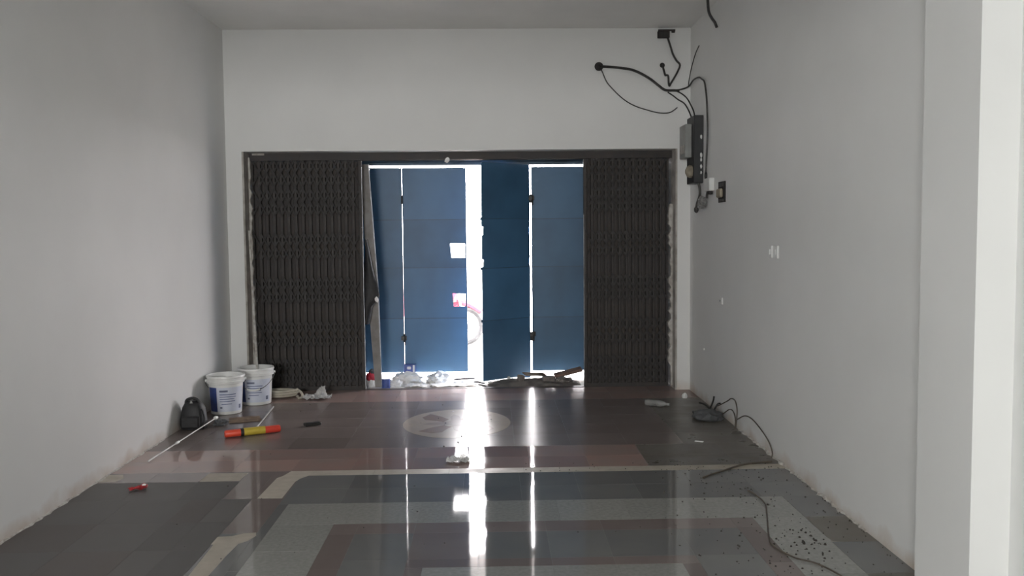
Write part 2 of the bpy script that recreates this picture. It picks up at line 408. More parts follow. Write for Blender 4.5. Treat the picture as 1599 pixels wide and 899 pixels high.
# apron in front of the gate: red-brown border, dark field, round medallion
grid(rng_(XL, XR, 11), [8.42, 8.78, 9.15], T_APRON)
grid(rng_(-1.95, 1.42, 8), rng_(6.60, 8.42, 5), T_DARK)
grid([XL, -2.26, -1.95], rng_(6.60, 8.42, 5), T_DARK)
grid([1.42, XR], rng_(6.60, 8.42, 5), T_DUSTY)
grid(rng_(XL, 1.05, 9), [5.99, 6.29, 6.60], T_RED, )
grid(rng_(1.05, XR, 3), [5.99, 6.29, 6.60], T_DUSTY)
# cream strip and its broken pieces
for a, b in zip([-1.27, -0.8, -0.3, 0.2, 0.7, 1.2, 1.6], [-0.8, -0.3, 0.2, 0.7, 1.2, 1.6, XR]): tile(a, b, 5.87, 5.99, T_CREAM, 'cream_strip')
grid([XL, -2.24, -1.905], [5.76, 5.99], T_BROWN)
def cream(pts, h=0.0):
    mb = MB().prism(pts, 'z', -0.01, 0.0006 + h)
    return mb.build('cream_strip', T_CREAM, floor)
cream([(-2.56, 5.78), (-2.452, 5.79), (-2.43, 5.87), (-2.47, 5.965), (-2.56, 5.96)], -0.0003)
cream([(-1.903, 5.762), (-1.648, 5.772), (-1.64, 5.963), (-1.903, 5.966)], -0.0003)
cream([(-1.43, 5.375), (-1.281, 5.367), (-1.279, 5.727), (-1.262, 5.80), (-1.22, 5.87), (-1.20, 5.99), (-1.36, 5.99), (-1.39, 5.87), (-1.418, 5.82)], -0.0003)
cream([(-1.462, 4.576), (-1.449, 4.576), (-1.43, 4.0), (-1.41, 3.2), (-1.33, 3.2), (-1.342, 4.149), (-1.335, 4.40), (-1.322, 4.58), (-1.285, 4.62),
       (-1.262, 4.70), (-1.275, 4.752), (-1.34, 4.742), (-1.39, 4.70), (-1.462, 4.693)], -0.0003)
tile(-1.905, -1.64, 5.76, 5.99, T_BROWN); tile(-1.64, -1.46, 5.37, 5.99, T_BROWN); tile(-1.46, -1.27, 5.37, 5.99, T_BROWN)
tile(-1.46, -1.27, 4.74, 5.37, T_BROWN); tile(-1.46, -1.27, 4.10, 4.74, T_GREY); tile(-1.46, -1.27, 3.2, 4.10, T_GREY)
# grey field on the left, in front of the cream pieces
grid([XL, -2.24, -1.905, -1.64], [5.37, 5.76], T_LEFT)
grid([XL, -2.19, -1.825, -1.64], rng_(3.2, 5.37, 5), T_LEFT, lambda i, j: T_LEFT if (i + j) % 3 else T_LEFTB)
grid([-1.64, -1.46], rng_(3.2, 5.37, 5), T_LEFT)
grid([-1.27, -1.215], [3.2, 4.2, 5.25], T_GREY)
grid(rng_(-1.27, 1.96, 9)[:-1] + [XR], [5.25, 5.56, 5.87], T_GREY)
# terrazzo frame
grid(rng_(-1.215, 1.55, 7), [4.87, 5.25], T_TERR)
grid([-1.215, -0.882], [3.2, 3.62, 4.04, 4.46, 4.87], T_TERR)
grid([1.43, 1.72], [3.2, 3.62, 4.04, 4.46, 4.87], T_TERR)
tile(1.55, 1.72, 4.87, 5.25, T_TERR)
grid([1.72, XR], [3.2, 3.62, 4.04, 4.46, 4.87, 5.25], T_DUSTY, lambda i, j: T_DUSTY if j % 2 else T_GREY)
# brown rows, grey rows, inner terrazzo
xj = [-0.742, -0.43, -0.08, 0.277, 0.58, 0.984, 1.30]
grid([-0.882] + xj + [1.43], [4.70, 4.87], T_BROWN)
grid([-0.882, -0.742], [3.2, 3.7, 4.2, 4.70], T_BROWN)
grid([1.30, 1.43], [3.2, 3.7, 4.2, 4.70], T_BROWN)
grid(xj, [4.31, 4.70], T_GREY, lambda i, j: T_BROWN if i in (1,) else T_GREY)
grid([-0.742, -0.43], [3.2, 3.57, 3.94, 4.31], T_GREY)
grid([0.984, 1.30], [3.2, 3.57, 3.94, 4.31], T_GREY)
grid([-0.43, -0.08, 0.277, 0.58, 0.984], [4.205, 4.31], T_BROWN)
grid([-0.43, -0.346], [3.2, 3.7, 4.205], T_BROWN)
grid([0.90, 0.984], [3.2, 3.7, 4.205], T_BROWN)
grid(rng_(-0.346, 0.90, 4), rng_(3.2, 4.205, 3), T_TERR)
# plain tiles under and behind the viewer
grid(rng_(XL, XR, 5), rng_(YR, 3.2, 6), T_GREY)
# medallion: cream disc with brown blades and a pink heart, laid into the dark field
MX, MY, RX, RY = -0.305, 7.44, 0.447, 0.555
def med(name, m, pts, z):
    return MB().prism([(MX + p[0] * RX, MY + p[1] * RY) for p in pts], 'z', -0.008, z).build(name, m, floor)
med('medallion_disc', T_MEDA, [(math.cos(2 * PI * k / 64), math.sin(2 * PI * k / 64)) for k in range(64)], 0.0012)
for q in range(4):
    a0 = PI / 4 + q * PI / 2 + 0.12
    blade = []
    for (rr, da) in ((0.30, -0.32), (0.55, -0.30), (0.86, -0.22), (0.80, 0.12), (0.66, 0.30), (0.42, 0.30), (0.26, 0.42)):
        blade.append((rr * math.cos(a0 + da), rr * math.sin(a0 + da)))
    med('medallion_blade', T_MEDB, blade, 0.0018)
for q in range(4):
    a0 = q * PI / 2 + 0.12
    med('medallion_petal', T_MEDC, [(0.16 * math.cos(a0 - 0.7), 0.16 * math.sin(a0 - 0.7)), (0.5 * math.cos(a0 - 0.16), 0.5 * math.sin(a0 - 0.16)),
                                    (0.62 * math.cos(a0 + 0.02), 0.62 * math.sin(a0 + 0.02)), (0.46 * math.cos(a0 + 0.2), 0.46 * math.sin(a0 + 0.2)), (0.16 * math.cos(a0 + 0.7), 0.16 * math.sin(a0 + 0.7))], 0.0018)
med('medallion_heart', T_MEDC, [(0.2 * math.cos(2 * PI * k / 24), 0.2 * math.sin(2 * PI * k / 24)) for k in range(24)], 0.0024)

# ------------------------------------------------------------------ porch and street beyond the gate
struct(MB().box(-4.5, 4.5, 9.16, 10.3, -0.12, -0.012).build('floor_porch', M_PORCHF), 'concrete porch floor between the gate and the blue doors')
struct(MB().box(-30, 30, 10.3, 60, -0.16, -0.03).build('ground', M_CONC), 'bright concrete street beyond the blue doors')
pw = MB()
pw.box(XL - 0.15, GX0 - 0.02, YW + 0.2, 9.9, -0.05, 2.8); pw.box(GX1 + 0.02, XR + 0.15, YW + 0.2, 9.9, -0.05, 2.8)
struct(pw.build('wall_porch', M_PORCH), 'plastered side walls of the porch behind the gate')
struct(MB().box(XL - 0.15, XR + 0.15, YW + 0.2, 9.95, 2.62, 3.7).build('ceiling_porch', M_PORCH), 'porch ceiling slab between gate and blue doors')
struct(MB().box(GX0 - 0.02, GX1 + 0.02, 9.70, 9.82, 2.302, 2.62).build('trim_7', M_BLUE2), 'dark blue steel head beam over the blue doors')
struct(MB().box(-3.4, 2.9, 9.95, 11.2, 2.47, 2.56).build('ceiling_canopy', M_PORCH), 'thin canopy slab over the pavement outside the blue doors')
struct(MB().box(0.345, 0.412, 9.80, 9.90, -0.012, 2.302).build('trim_8', M_BLUE2), 'blue steel post added behind the swung door leaf hinge to block light')  # added post, keeps light from the slit off the right wall
# kerb and low wall across the street
struct(MB().box(-30, 30, 24.0, 24.4, -0.03, 0.75).build('wall_street', M_PORCH), 'low pale wall across the street')

# ------------------------------------------------------------------ folding gates
def make_gate(x0, x1, n, name, label, lead):
    """collapsed folding gate between x0 and x1: channel posts, pleated sheet slats behind, scissor straps in front"""
    root = thing(name, label, 'gate', ((x0 + x1) / 2, 9.09, 0.0))
    cx = (x0 + x1) / 2; H0, H1 = 0.03, 2.308
    p = (x1 - x0) / n
    ch = MB().box(-0.011, 0.011, -0.030, -0.010, H0, H1).box(-0.011, -0.007, -0.010, 0.012, H0, H1).box(0.007, 0.011, -0.010, 0.012, H0, H1).mesh('channel_post', M_GATE)
    sl = MB().box(-p * 0.33, p * 0.33, -0.0015, 0.0015, 0.012, H1 - 0.005).mesh('sheet_slat', M_GATE2)
    for k in range(n + 1):
        link('channel_post', ch, root, (x0 + p * k - cx, 0, 0))
    for k in range(n):
        for s in (0, 1):
            link('sheet_slat', sl, root, (x0 + p * (k + 0.26 + 0.48 * s) - cx, 0.012, 0), (0, 0, (0.40 if s else -0.40)))
    # scissor straps: each row is a lattice whose straps cross one post
    hh = 0.135; ang = math.atan2(2 * p, 2 * hh); ln = math.hypot(2 * p, 2 * hh)
    st = MB().box(-0.008, 0.008, -0.0015, 0.0015, -ln / 2, ln / 2).mesh('lattice_strap', M_STRAP)
    for zc in (0.20, 0.58, 1.02, 1.46, 1.90, 2.19):
        for k in range(1, n):
            link('lattice_strap', st, root, (x0 + p * k - cx, -0.0335, zc), (0, ang, 0))
            link('lattice_strap', st, root, (x0 + p * k - cx, -0.0375, zc), (0, -ang, 0))
    MB().box(x0 - cx, x1 - cx, -0.016, 0.010, 0.002, 0.045).build('bottom_rail', M_GATE, root)
    # lead post facing the opening
    lx = (x1 if lead > 0 else x0) - cx
    MB().cbox(lx - 0.016, lx + 0.016, -0.036, 0.02, 0.012, H1, 0.003).build('lead_post', M_GATE, root)
    MB().box(lx + lead * 0.016 - 0.002, lx + lead * 0.016 + 0.003, -0.037, -0.018, 0.2 if lead < 0 else 0.012, (1.75 if lead < 0 else 2.24)).build('worn_edge', M_EDGE, root)
    for zk in ((1.642, 0.487) if lead > 0 else (0.80,)):
        MB().lathe([(0.0, -0.03), (0.010, -0.03), (0.012, -0.022), (0.006, -0.012), (0.006, 0.0)], seg=10).build('latch_knob', M_EDGE, root, (lx + lead * 0.010, -0.036, zk), (PI / 2, 0, 0))
    for k in range(0, n + 1, 3):   # rollers in the floor rail
        MB().tube([(x0 + p * k - cx, -0.008, 0.018), (x0 + p * k - cx, 0.008, 0.018)], 0.018, 12).build('roller', M_GATE, root)
    return root
make_gate(-2.375, -1.305, 15, 'folding_gate', 'dark folding steel gate pushed open to the left side beside the buckets', 1)
make_gate(0.945, 1.775, 12, 'folding_gate', 'dark folding steel gate pushed open to the right side below the wiring', -1)
tr = thing('gate_track', 'long dark steel track spanning the top of the gate opening', 'track', (0, 9.0, 2.385))
MB().box(GX0 + 0.02, GX1 - 0.02, 0.035, 0.055, -0.075, -0.001).box(GX0 + 0.02, GX1 - 0.02, 0.14, 0.16, -0.075, -0.001).box(GX0 + 0.02, GX1 - 0.02, 0.055, 0.14, -0.012, -0.001).build('channel_rail', M_GATE, tr)
MB().box(-2.36, -2.24, 0.026, 0.036, -0.022, -0.004).build('white_strip', M_FLAKE, tr)  # small pale strip at the left end of the track
for xb in (-1.9, -1.0, -0.1, 0.8, 1.5):
    MB().lathe([(0.0, 0.0), (0.011, 0.0), (0.011, 0.006), (0.0, 0.006)], seg=6).build('bolt_head', M_GATE, tr, (xb, 0.035, -0.03), (PI / 2, 0, 0))
MB().box(GX0 + 0.02, GX1 - 0.02, 9.07, 9.11, -0.006, 0.0015).build('gate_floor_rail', M_GATE)
tag(bpy.data.objects['gate_floor_rail'], 'thin steel floor rail along the threshold under the folding gates', 'rail')
chip = lump(0.022, 0.008, 0.03, 4, 0.3, 2.0, 2, False).build('paper_scrap', M_PAPER, None, (-0.445, 9.028, 2.278), (0, 0.5, 0))
tag(chip, 'small white scrap hanging from the gate track', 'scrap')

# ------------------------------------------------------------------ blue steel doors
YD = 9.75
SEAMS = [0.075, 0.656, 1.205, 1.723, 2.272]
def notched(x0, x1, z0, z1, nl=(), nr=()):
    """panel outline with rectangular notches: nl / nr are (depth, za, zb) cut from the left / right edge"""
    pts = [(x0, z0), (x1, z0)]
    for d, a, b in sorted(nr, key=lambda t: t[1]): pts += [(x1, a), (x1 - d * 0.93, a), (x1 - d, b), (x1, b - 0.004)]
    pts += [(x1, z1), (x0, z1)]
    for d, a, b in sorted(nl, key=lambda t: -t[1]): pts += [(x0, b), (x0 + d, b), (x0 + d * 0.9, a), (x0, a)]
    return pts
def make_leaf(idx, xh, w, rz, label, nl=(), nr=(), flip=1, z0=0.07, z1=2.28):
    """leaf hinged at xh, running flip*w from the hinge, turned by rz about the hinge"""
    root = bpy.data.objects.new('door_%d' % idx, None); COL.objects.link(root)
    root.location = (xh, YD, 0); root.rotation_euler = (0, 0, rz); struct(root, label)
    a, b = (0.0, w) if flip > 0 else (-w, 0.0)
    s = 0.022
    MB().box(a, a + s, 0.0, 0.03, z0, z1).build('stile', M_BLUE2, root) if not nl else None
    MB().box(b - s * 0.75, b, -0.003, 0.03, z0, z1).build('stile', M_BLUE2, root) if not (nr and flip < 0) else None
    for zr in (z0 + 0.012, z1 - 0.014):
        MB().box(a + s, b - s, 0.004, 0.03, zr - 0.014, zr + 0.014).build('rail', M_BLUE2, root)
    for k in range(4):
        za, zb = SEAMS[k], SEAMS[k + 1]
        if k == 0: za = z0
        if k == 3: zb = z1 - 0.008
        l_ = [t for t in nl if za < t[1] < zb]; r_ = [t for t in nr if za < t[1] < zb]
        yo = -0.004 - 0.0025 * (k % 2)
        MB().prism(notched(a, b - 0.006, za + (0.004 if k else 0), zb - (0.004 if k < 3 else 0), l_, r_), 'y', yo, yo + 0.0022).build('sheet_panel', M_BLUE, root)
    for zr in SEAMS[1:4]:
        MB().box(a + 0.004, b - 0.004, 0.0, 0.024, zr - 0.016, zr + 0.016).build('cross_rail', M_BLUE2, root)
    for zh in (0.445, 1.939):
        MB().tube([(0.0, -0.012, zh - 0.045), (0.0, -0.012, zh + 0.045)], 0.011, 10).build('hinge', M_BLACK, root)
    return root
make_leaf(1, -2.40, 0.74, 0.0, 'blue steel door leaf hidden behind the left folding gate', z0=0.0)
make_leaf(2, -1.6485, 0.688, 0.0, 'narrow showing blue steel door leaf beside the leaning board')
make_leaf(3, -0.956, 0.686, 0.0, 'blue steel door leaf with two square cut-outs beside the bright gap', nr=((0.170, 1.311, 1.465), (0.150, 0.782, 0.923)))
bloom_notch = [(0.022, 1.555, 1.64), (0.022, 1.215, 1.30)]  # edge notches shaped to imitate lens bloom on the swung leaf
make_leaf(4, 0.415, 0.648, math.atan2(0.385, 0.52), 'dark blue steel door leaf swung inward beside the bright gap', nl=bloom_notch, nr=bloom_notch, flip=-1, z0=0.022, z1=2.308)
make_leaf(5, 0.435, 0.69, 0.0, 'blue steel door leaf showing left of the right folding gate')
make_leaf(6, 1.150, 0.68, 0.0, 'blue steel door leaf hidden behind the right folding gate', z0=0.0)
# padlock hasps bridging the slits
for (xh, zh, lb) in ((0.434, 1.945, 'small dark hasp high on the slit beside the inward-swung door leaf'),
                     (0.438, 0.475, 'small dark bolt low on the slit beside the inward-swung door leaf'),
                     (-0.958, 0.445, 'small dark latch low on the slit beside the leaf with cut-outs')):
    t = thing('door_latch', lb, 'latch', (xh, YD - 0.022, zh))
    MB().cbox(-0.030, 0.030, -0.012, 0.004, -0.024, 0.024, 0.003).build('plate', M_BLACK, t)
    MB().tube([(0.012, -0.014, -0.075), (0.012, -0.014, 0.03)], 0.006, 8).build('bolt', M_BLACK, t)

# leaning board and hanging jacket at the left of the opening
lb = thing('leaning_board', 'grey board leaning upright beside the left folding gate', 'board', (-1.213, 9.22, 0.0))
MB().prism([(0.0, 0.0), (0.062, 0.0), (0.045, 1.0), (-0.030, 2.28), (-0.105, 2.28), (-0.060, 1.0)], 'y', -0.010, 0.010).build('plank', M_GREYBOARD, lb)
MB().prism([(0.062, 0.0), (0.070, 0.0), (0.053, 1.0), (-0.022, 2.28), (-0.030, 2.28), (0.045, 1.0)], 'y', -0.012, 0.012).build('pale_edge', M_EDGE, lb)
jk = thing('hanging_jacket', 'dark jacket hanging beside the left folding gate', 'jacket', (-1.235, 9.150, 0.66))
jm = MB()
prof = [(0.0, 0.020, 0.02), (0.06, 0.032, 0.03), (0.18, 0.040, 0.035), (0.24, 0.060, 0.04), (0.30, 0.066, 0.042), (0.42, 0.052, 0.036), (0.56, 0.036, 0.03), (0.72, 0.020, 0.02), (0.86, 0.006, 0.01)]
ctr = [-0.045, -0.045, -0.040, -0.006, 0.004, 0.0, -0.010, -0.022, -0.034]
vs_ = []; fs_ = []; sg = 14
for (z, rx, ry), c in zip(prof, ctr):
    for k in range(sg):
        a = 2 * PI * k / sg; wv = 1 + 0.16 * math.sin(3 * a + z * 9)
        vs_.append((c + 1.25 * rx * wv * math.cos(a), ry * wv * math.sin(a), z))
for j in range(len(prof) - 1):
    for k in range(sg): fs_.append((j * sg + k, j * sg + (k + 1) % sg, (j + 1) * sg + (k + 1) % sg, (j + 1) * sg + k))
fs_ += [tuple(range(sg)), tuple(range((len(prof) - 1) * sg, len(prof) * sg))]
jm.add(vs_, fs_); jm.smooth = True; jm.build('cloth', M_BLACKCLOTH, jk)
lump(0.020, 0.014, 0.034, 8, 0.3, 2.0, 2, False).build('white_cuff', M_PAPER, jk, (0.075, -0.02, 0.22), (0, -0.35, 0))

# ------------------------------------------------------------------ rubbish on the porch floor
def crumple(name, m, loc, size, seed, label, cat, rz=0.0, group=None, rough=0.45, sub=3):
    return tag(lump(size[0], size[1], size[2], seed, rough, 2.6, sub).build(name, m, None, loc, (0, 0, rz)), label, cat, group)
ZP = -0.012
crumple('white_sack', M_PAPER, (-0.92, 9.55, ZP), (0.15, 0.09, 0.085), 1, 'largest crumpled white sack on the porch floor before the blue doors', 'sack')
crumple('white_sack', M_PAPER, (-0.58, 9.58, ZP), (0.13, 0.10, 0.075), 2, 'white sack on the porch under the leaf with cut-outs', 'sack', 0.6)
crumple('white_sack', M_PAPER, (-1.03, 9.335, ZP), (0.085, 0.07, 0.055), 3, 'white sack with blue print on the porch beside the leaning board', 'sack', 0.2)
tag(sheet(0.46, 0.20, 0.03, 5).build('paper_sheet', M_PAPER, None, (-0.42, 9.31, ZP), (0, 0, 0.15)), 'crumpled white paper sheet spread at the threshold before the bright gap', 'paper')
tag(sheet(0.22, 0.18, 0.03, 6).build('paper_sheet', M_PAPER, None, (-0.79, 9.30, ZP), (0, 0, -0.1)), 'crumpled white paper sheet at the threshold beside the leaning board', 'paper')
tag(sheet(0.18, 0.08, 0.02, 33).build('paper_sheet', M_PAPER, None, (-0.32, 9.53, ZP), (0, 0, 0.1)), 'crumpled white paper sheet lying in the bright gap between the blue doors', 'paper')
tag(MB().patch(lambda z: 0.045, -PI * 0.85, -PI * 0.15, 0.0, 0.10, 8, 0.004).build('blue_packet', M_BLUEPACK, None, (-1.105, 9.25, ZP)), 'small blue printed packet by the foot of the leaning board', 'packet')
rp = thing('rubbish_packet', 'red and white packet standing between left folding gate and leaning board', 'packet', (-1.272, 9.32, ZP))
lump(0.058, 0.04, 0.075, 12, 0.25, 2.0).build('white_bottom', M_PAPER, rp)
lump(0.056, 0.038, 0.065, 13, 0.3, 2.0).build('red_top', M_REDPACK, rp, (0, 0, 0.07))
lump(0.030, 0.025, 0.035, 14, 0.3, 2.0).build('grey_tie', M_GREYCLOTH, rp, (0.012, 0, 0.14))
bx = thing('small_carton', 'small blue and white carton standing behind the sacks under the slit of the doors', 'carton', (-0.90, 9.695, ZP))
MB().cbox(-0.062, 0.062, -0.03, 0.03, 0.0, 0.178, 0.002).build('box', M_BLUEPACK, bx)
MB().prism([(-0.022, 0.125), (0.012, 0.125), (0.018, 0.140), (0.012, 0.155), (-0.022, 0.155), (-0.028, 0.140)], 'y', -0.0315, -0.0302).build('white_print', M_PAPER, bx)
MB().prism([(0.036, 0.012), (0.056, 0.012), (0.056, 0.170), (0.036, 0.170)], 'y', -0.0315, -0.0302).build('white_band', M_PAPER, bx)
def stick(a, b, r, label, m=M_WOOD, sg=6):
    p = [Vector(a), Vector(a).lerp(Vector(b), 0.35) + Vector((0.006, 0.004, 0.003)), Vector(a).lerp(Vector(b), 0.7) + Vector((-0.004, 0.005, 0.002)), Vector(b)]
    return tag(MB().tube(p, [r * 0.8, r, r * 0.95, r * 0.7], sg).build('stick', m), label, 'stick')
stick((-1.24, 9.62, 0.004), (-1.07, 9.48, 0.004), 0.016, 'thick dark stick on the porch floor beside the leaning board', M_GATE)
stick((-0.42, 9.64, 0.0), (-0.20, 9.70, 0.0), 0.011, 'thin dark stick lying under the leaf with cut-outs', M_GATE)
stick((-0.15, 9.30, 0.0), (-0.075, 9.20, 0.0), 0.010, 'nearest dark stick at the foot of the inward-swung door', M_GATE)
stick((-0.20, 9.48, 0.0), (-0.09, 9.36, 0.002), 0.011, 'farther dark stick at the foot of the inward-swung door', M_GATE)
# right side: heap of dust and broken boards in the shade of the swung leaf
hp = MB(); nx, ny = 40, 16
vs_ = []; fs_ = []
for j in range(ny + 1):
    for i in range(nx + 1):
        u = i / nx; q = j / ny
        env = math.sin(PI * u) ** 0.6 * math.sin(PI * q) ** 0.7
        z = ZP + env * (0.050 + 0.045 * noise.noise(Vector((u * 5, q * 3, 2))) + 0.02 * noise.noise(Vector((u * 17, q * 9, 4)))) - 0.002
        vs_.append((-0.06 + 0.98 * u, 9.19 + 0.40 * q, z))
for j in range(ny):
    for i in range(nx):
        a = j * (nx + 1) + i; fs_.append((a, a + 1, a + nx + 2, a + nx + 1))
n0 = len(vs_)
ring = [i for i in range(nx + 1)] + [j * (nx + 1) + nx for j in range(1, ny + 1)] + [ny * (nx + 1) + i for i in range(nx - 1, -1, -1)] + [j * (nx + 1) for j in range(ny - 1, 0, -1)]
for r_ in ring: vs_.append((vs_[r_][0], vs_[r_][1], ZP - 0.004))
for k in range(len(ring)):
    fs_.append((ring[k], n0 + k, n0 + (k + 1) % len(ring), ring[(k + 1) % len(ring)]))
fs_.append(tuple(range(n0 + len(ring) - 1, n0 - 1, -1)))
hp.add(vs_, fs_); hp.smooth = True
ho = hp.build('dust_heap', M_RUBBLE); ho['kind'] = 'stuff'; tag(ho, 'low grey heap of dust at the foot of the inward-swung door', 'dust')
def board(name, loc, size, rot, m, label, cat='board'):
    return tag(MB().cbox(-size[0] / 2, size[0] / 2, -size[1] / 2, size[1] / 2, -size[2] / 2, size[2] / 2, min(size) * 0.15).build(name, m, None, loc, rot), label, cat)
board('wooden_board', (0.80, 9.50, 0.085), (0.30, 0.09, 0.035), (0.15, -0.22, 0.1), M_WOOD, 'reddish wooden board tilted against the right folding gate')
board('cardboard_piece', (0.44, 9.40, 0.085), (0.24, 0.12, 0.008), (0.12, 0.08, 0.3), M_CARD, 'thin dark cardboard piece on the dust heap under the slit')
board('cement_block', (0.58, 9.29, 0.055), (0.13, 0.07, 0.055), (0, 0.05, 0.1), M_STONE, 'pale broken block on the dust heap right of the slit', 'block')
board('cement_block', (0.29, 9.30, 0.060), (0.07, 0.06, 0.07), (0.1, 0.2, 0.5), M_STONE, 'small grey broken block on the dust heap below the slit', 'block')
crumple('rubble_lump', M_STONE, (0.74, 9.33, 0.015), (0.09, 0.06, 0.035), 21, 'brown rubble lump on the dust heap near the right folding gate', 'rubble')
crumple('foam_pebble', M_WHITEP, (0.165, 9.36, 0.045), (0.018, 0.016, 0.022), 22, 'small white pebble on the dust heap at the foot of the swung leaf', 'pebble', rough=0.1)
crumple('paper_scrap', M_PAPER, (-0.03, 9.27, 0.022), (0.03, 0.012, 0.012), 23, 'small white scrap on the left end of the dust heap', 'scrap')

# ------------------------------------------------------------------ motorbike parked in the street, seen through the gap
mbk = thing('motorbike', 'red motorbike parked in the street beyond the gap in the doors', 'motorbike', (-0.99, 12.6, -0.03), 0.25)
for xx in (-0.62, 0.62):
    w = MB().tube([(xx + 0.24 * math.cos(2 * PI * k / 28), 0, 0.28 + 0.24 * math.sin(2 * PI * k / 28)) for k in range(29)], 0.04, 8, False).build('wheel', M_TYRE, mbk)
    MB().tube([(xx, -0.05, 0.28), (xx, 0.05, 0.28)], 0.05, 12).build('hub', M_EDGE, w)
    for k in range(6):
        a = PI * k / 6
        MB().tube([(xx - 0.21 * math.cos(a), 0, 0.28 - 0.21 * math.sin(a)), (xx + 0.21 * math.cos(a), 0, 0.28 + 0.21 * math.sin(a))], 0.006, 5).build('spoke', M_EDGE, w)
b_ = MB(); b_.prism([(-0.55, 0.62), (-0.2, 0.42), (0.15, 0.34), (0.38, 0.42), (0.50, 0.85), (0.40, 0.90), (0.26, 0.55), (0.0, 0.60), (-0.25, 0.74), (-0.75, 0.80)], 'y', -0.09, 0.09); b_.build('body', M_REDPACK, mbk)
MB().cbox(-0.62, -0.02, -0.12, 0.12, 0.74, 0.83, 0.03).build('seat', M_BLACK, mbk)
MB().cbox(-0.25, 0.15, -0.10, 0.10, 0.22, 0.42, 0.03).build('engine', M_METER, mbk)
MB().tube([(0.62, 0.06, 0.28), (0.50, 0.06, 0.75), (0.44, 0.05, 1.0)], 0.02, 8).tube([(0.62, -0.06, 0.28), (0.50, -0.06, 0.75), (0.44, -0.05, 1.0)], 0.02, 8).build('fork', M_EDGE, mbk)
MB().tube(curve([(0.30, -0.34, 1.03), (0.42, -0.18, 1.02), (0.44, 0, 1.0), (0.42, 0.18, 1.02), (0.30, 0.34, 1.03)]), 0.014, 8).build('handlebar', M_BLACK, mbk)
lump(0.08, 0.09, 0.08, 2, 0.05, 1.0).build('headlight', M_WHITEP, mbk, (0.54, 0, 0.86))
MB().tube(curve([(0.40, 0, 0.50), (0.52, 0, 0.60), (0.66, 0, 0.60), (0.86, 0, 0.48)]), 0.05, 8).build('mudguard', M_REDPACK, mbk)

# ------------------------------------------------------------------ buckets
def bucket(loc, rz, label, front):
    t = thing('paint_bucket', label, 'bucket', loc, rz, 'paint buckets in the left corner')
    Hh = 0.345; rb, rt = 0.132, 0.152
    rf = lambda z: rb + (rt - rb) * z / Hh
    pr = [(0.0, 0.0), (rb - 0.006, 0.0), (rb, 0.006), (rf(Hh - 0.075), Hh - 0.075), (rf(Hh - 0.075) + 0.014, Hh - 0.070), (rf(Hh - 0.05) + 0.016, Hh - 0.048),
          (rf(Hh - 0.045) + 0.010, Hh - 0.045), (rf(Hh - 0.02) + 0.010, Hh - 0.022), (rt + 0.015, Hh - 0.018), (rt + 0.013, Hh - 0.002), (rt + 0.008, Hh), (rt - 0.002, Hh - 0.002),
          (rf(0.05) - 0.006, 0.03), (0.0, 0.03)]
    MB().lathe(pr, seg=48).build('shell', M_WHITEP, t)
    # printed wraps: angles measured from the side facing the viewer (-y)
    A = -PI / 2
    lab = MB().patch(rf, A - 0.62, A + 1.15, 0.03, 0.245, 20).build('label', M_LABEL, t)
    bl = MB().patch(rf, A - 1.30, A - 0.64, 0.03, 0.245, 10).build('label', M_BLUELAB, t); bl['label'] = 'dark blue side panel of the bucket print'
    r2 = lambda z: rf(z) + 0.0014
    for (a0, a1, z0, z1) in ((-0.45, 0.05, 0.205, 0.222), (-0.45, 0.55, 0.180, 0.186), (-0.45, 0.55, 0.160, 0.165), (-0.45, 0.45, 0.140, 0.145), (-0.45, 0.50, 0.120, 0.125),
                             (-0.35, 0.30, 0.095, 0.100), (0.80, 1.0, 0.05, 0.085), (-0.45, -0.3, 0.06, 0.075)):
        MB().patch(r2, A + a0, A + a1, z0, z1, 6, 0.0006).build('print_line', M_INK if z1 - z0 > 0.01 else M_BLUELAB, lab)
    # wire bail with its grip, hanging down at the front or resting on the side
    pts = []
    for k in range(19):
        a = PI * k / 18
        if front: pts.append(((rt + 0.020) * math.cos(a), -(rt + 0.022) * math.sin(a), Hh - 0.05 - 0.145 * math.sin(a) ** 1.1))
        else: pts.append(((rt + 0.020) * math.cos(a), (rt + 0.022) * math.sin(a), Hh - 0.05 - 0.15 * math.sin(a) ** 1.1))
    h_ = MB().tube(pts, 0.0028, 6).build('bail_handle', M_CABLE2, t)
    MB().tube(pts[7:12], 0.009, 8).build('grip', M_WHITEP, h_)
    for s in (-1, 1):
        MB().tube([(s * (rt - 0.004), 0, Hh - 0.05), (s * (rt + 0.024), 0, Hh - 0.05)], 0.013, 10).build('bail_lug', M_WHITEP, t)
    return t
bucket((-2.385, 8.02, 0), 0.34, 'white paint bucket with dark blue side panel, nearest of the two buckets', False)
bucket((-2.225, 8.44, 0), 0.10, 'white paint bucket with a stick in it, farther of the two buckets', True)
tag(MB().tube([(-2.205, 8.45, 0.032), (-2.27, 8.62, 0.60), (-2.355, 8.825, 1.62)], [0.010, 0.012, 0.009], 8).build('paint_stick', M_FLAKE), 'long thin pale stick standing in the farther paint bucket', 'stick')

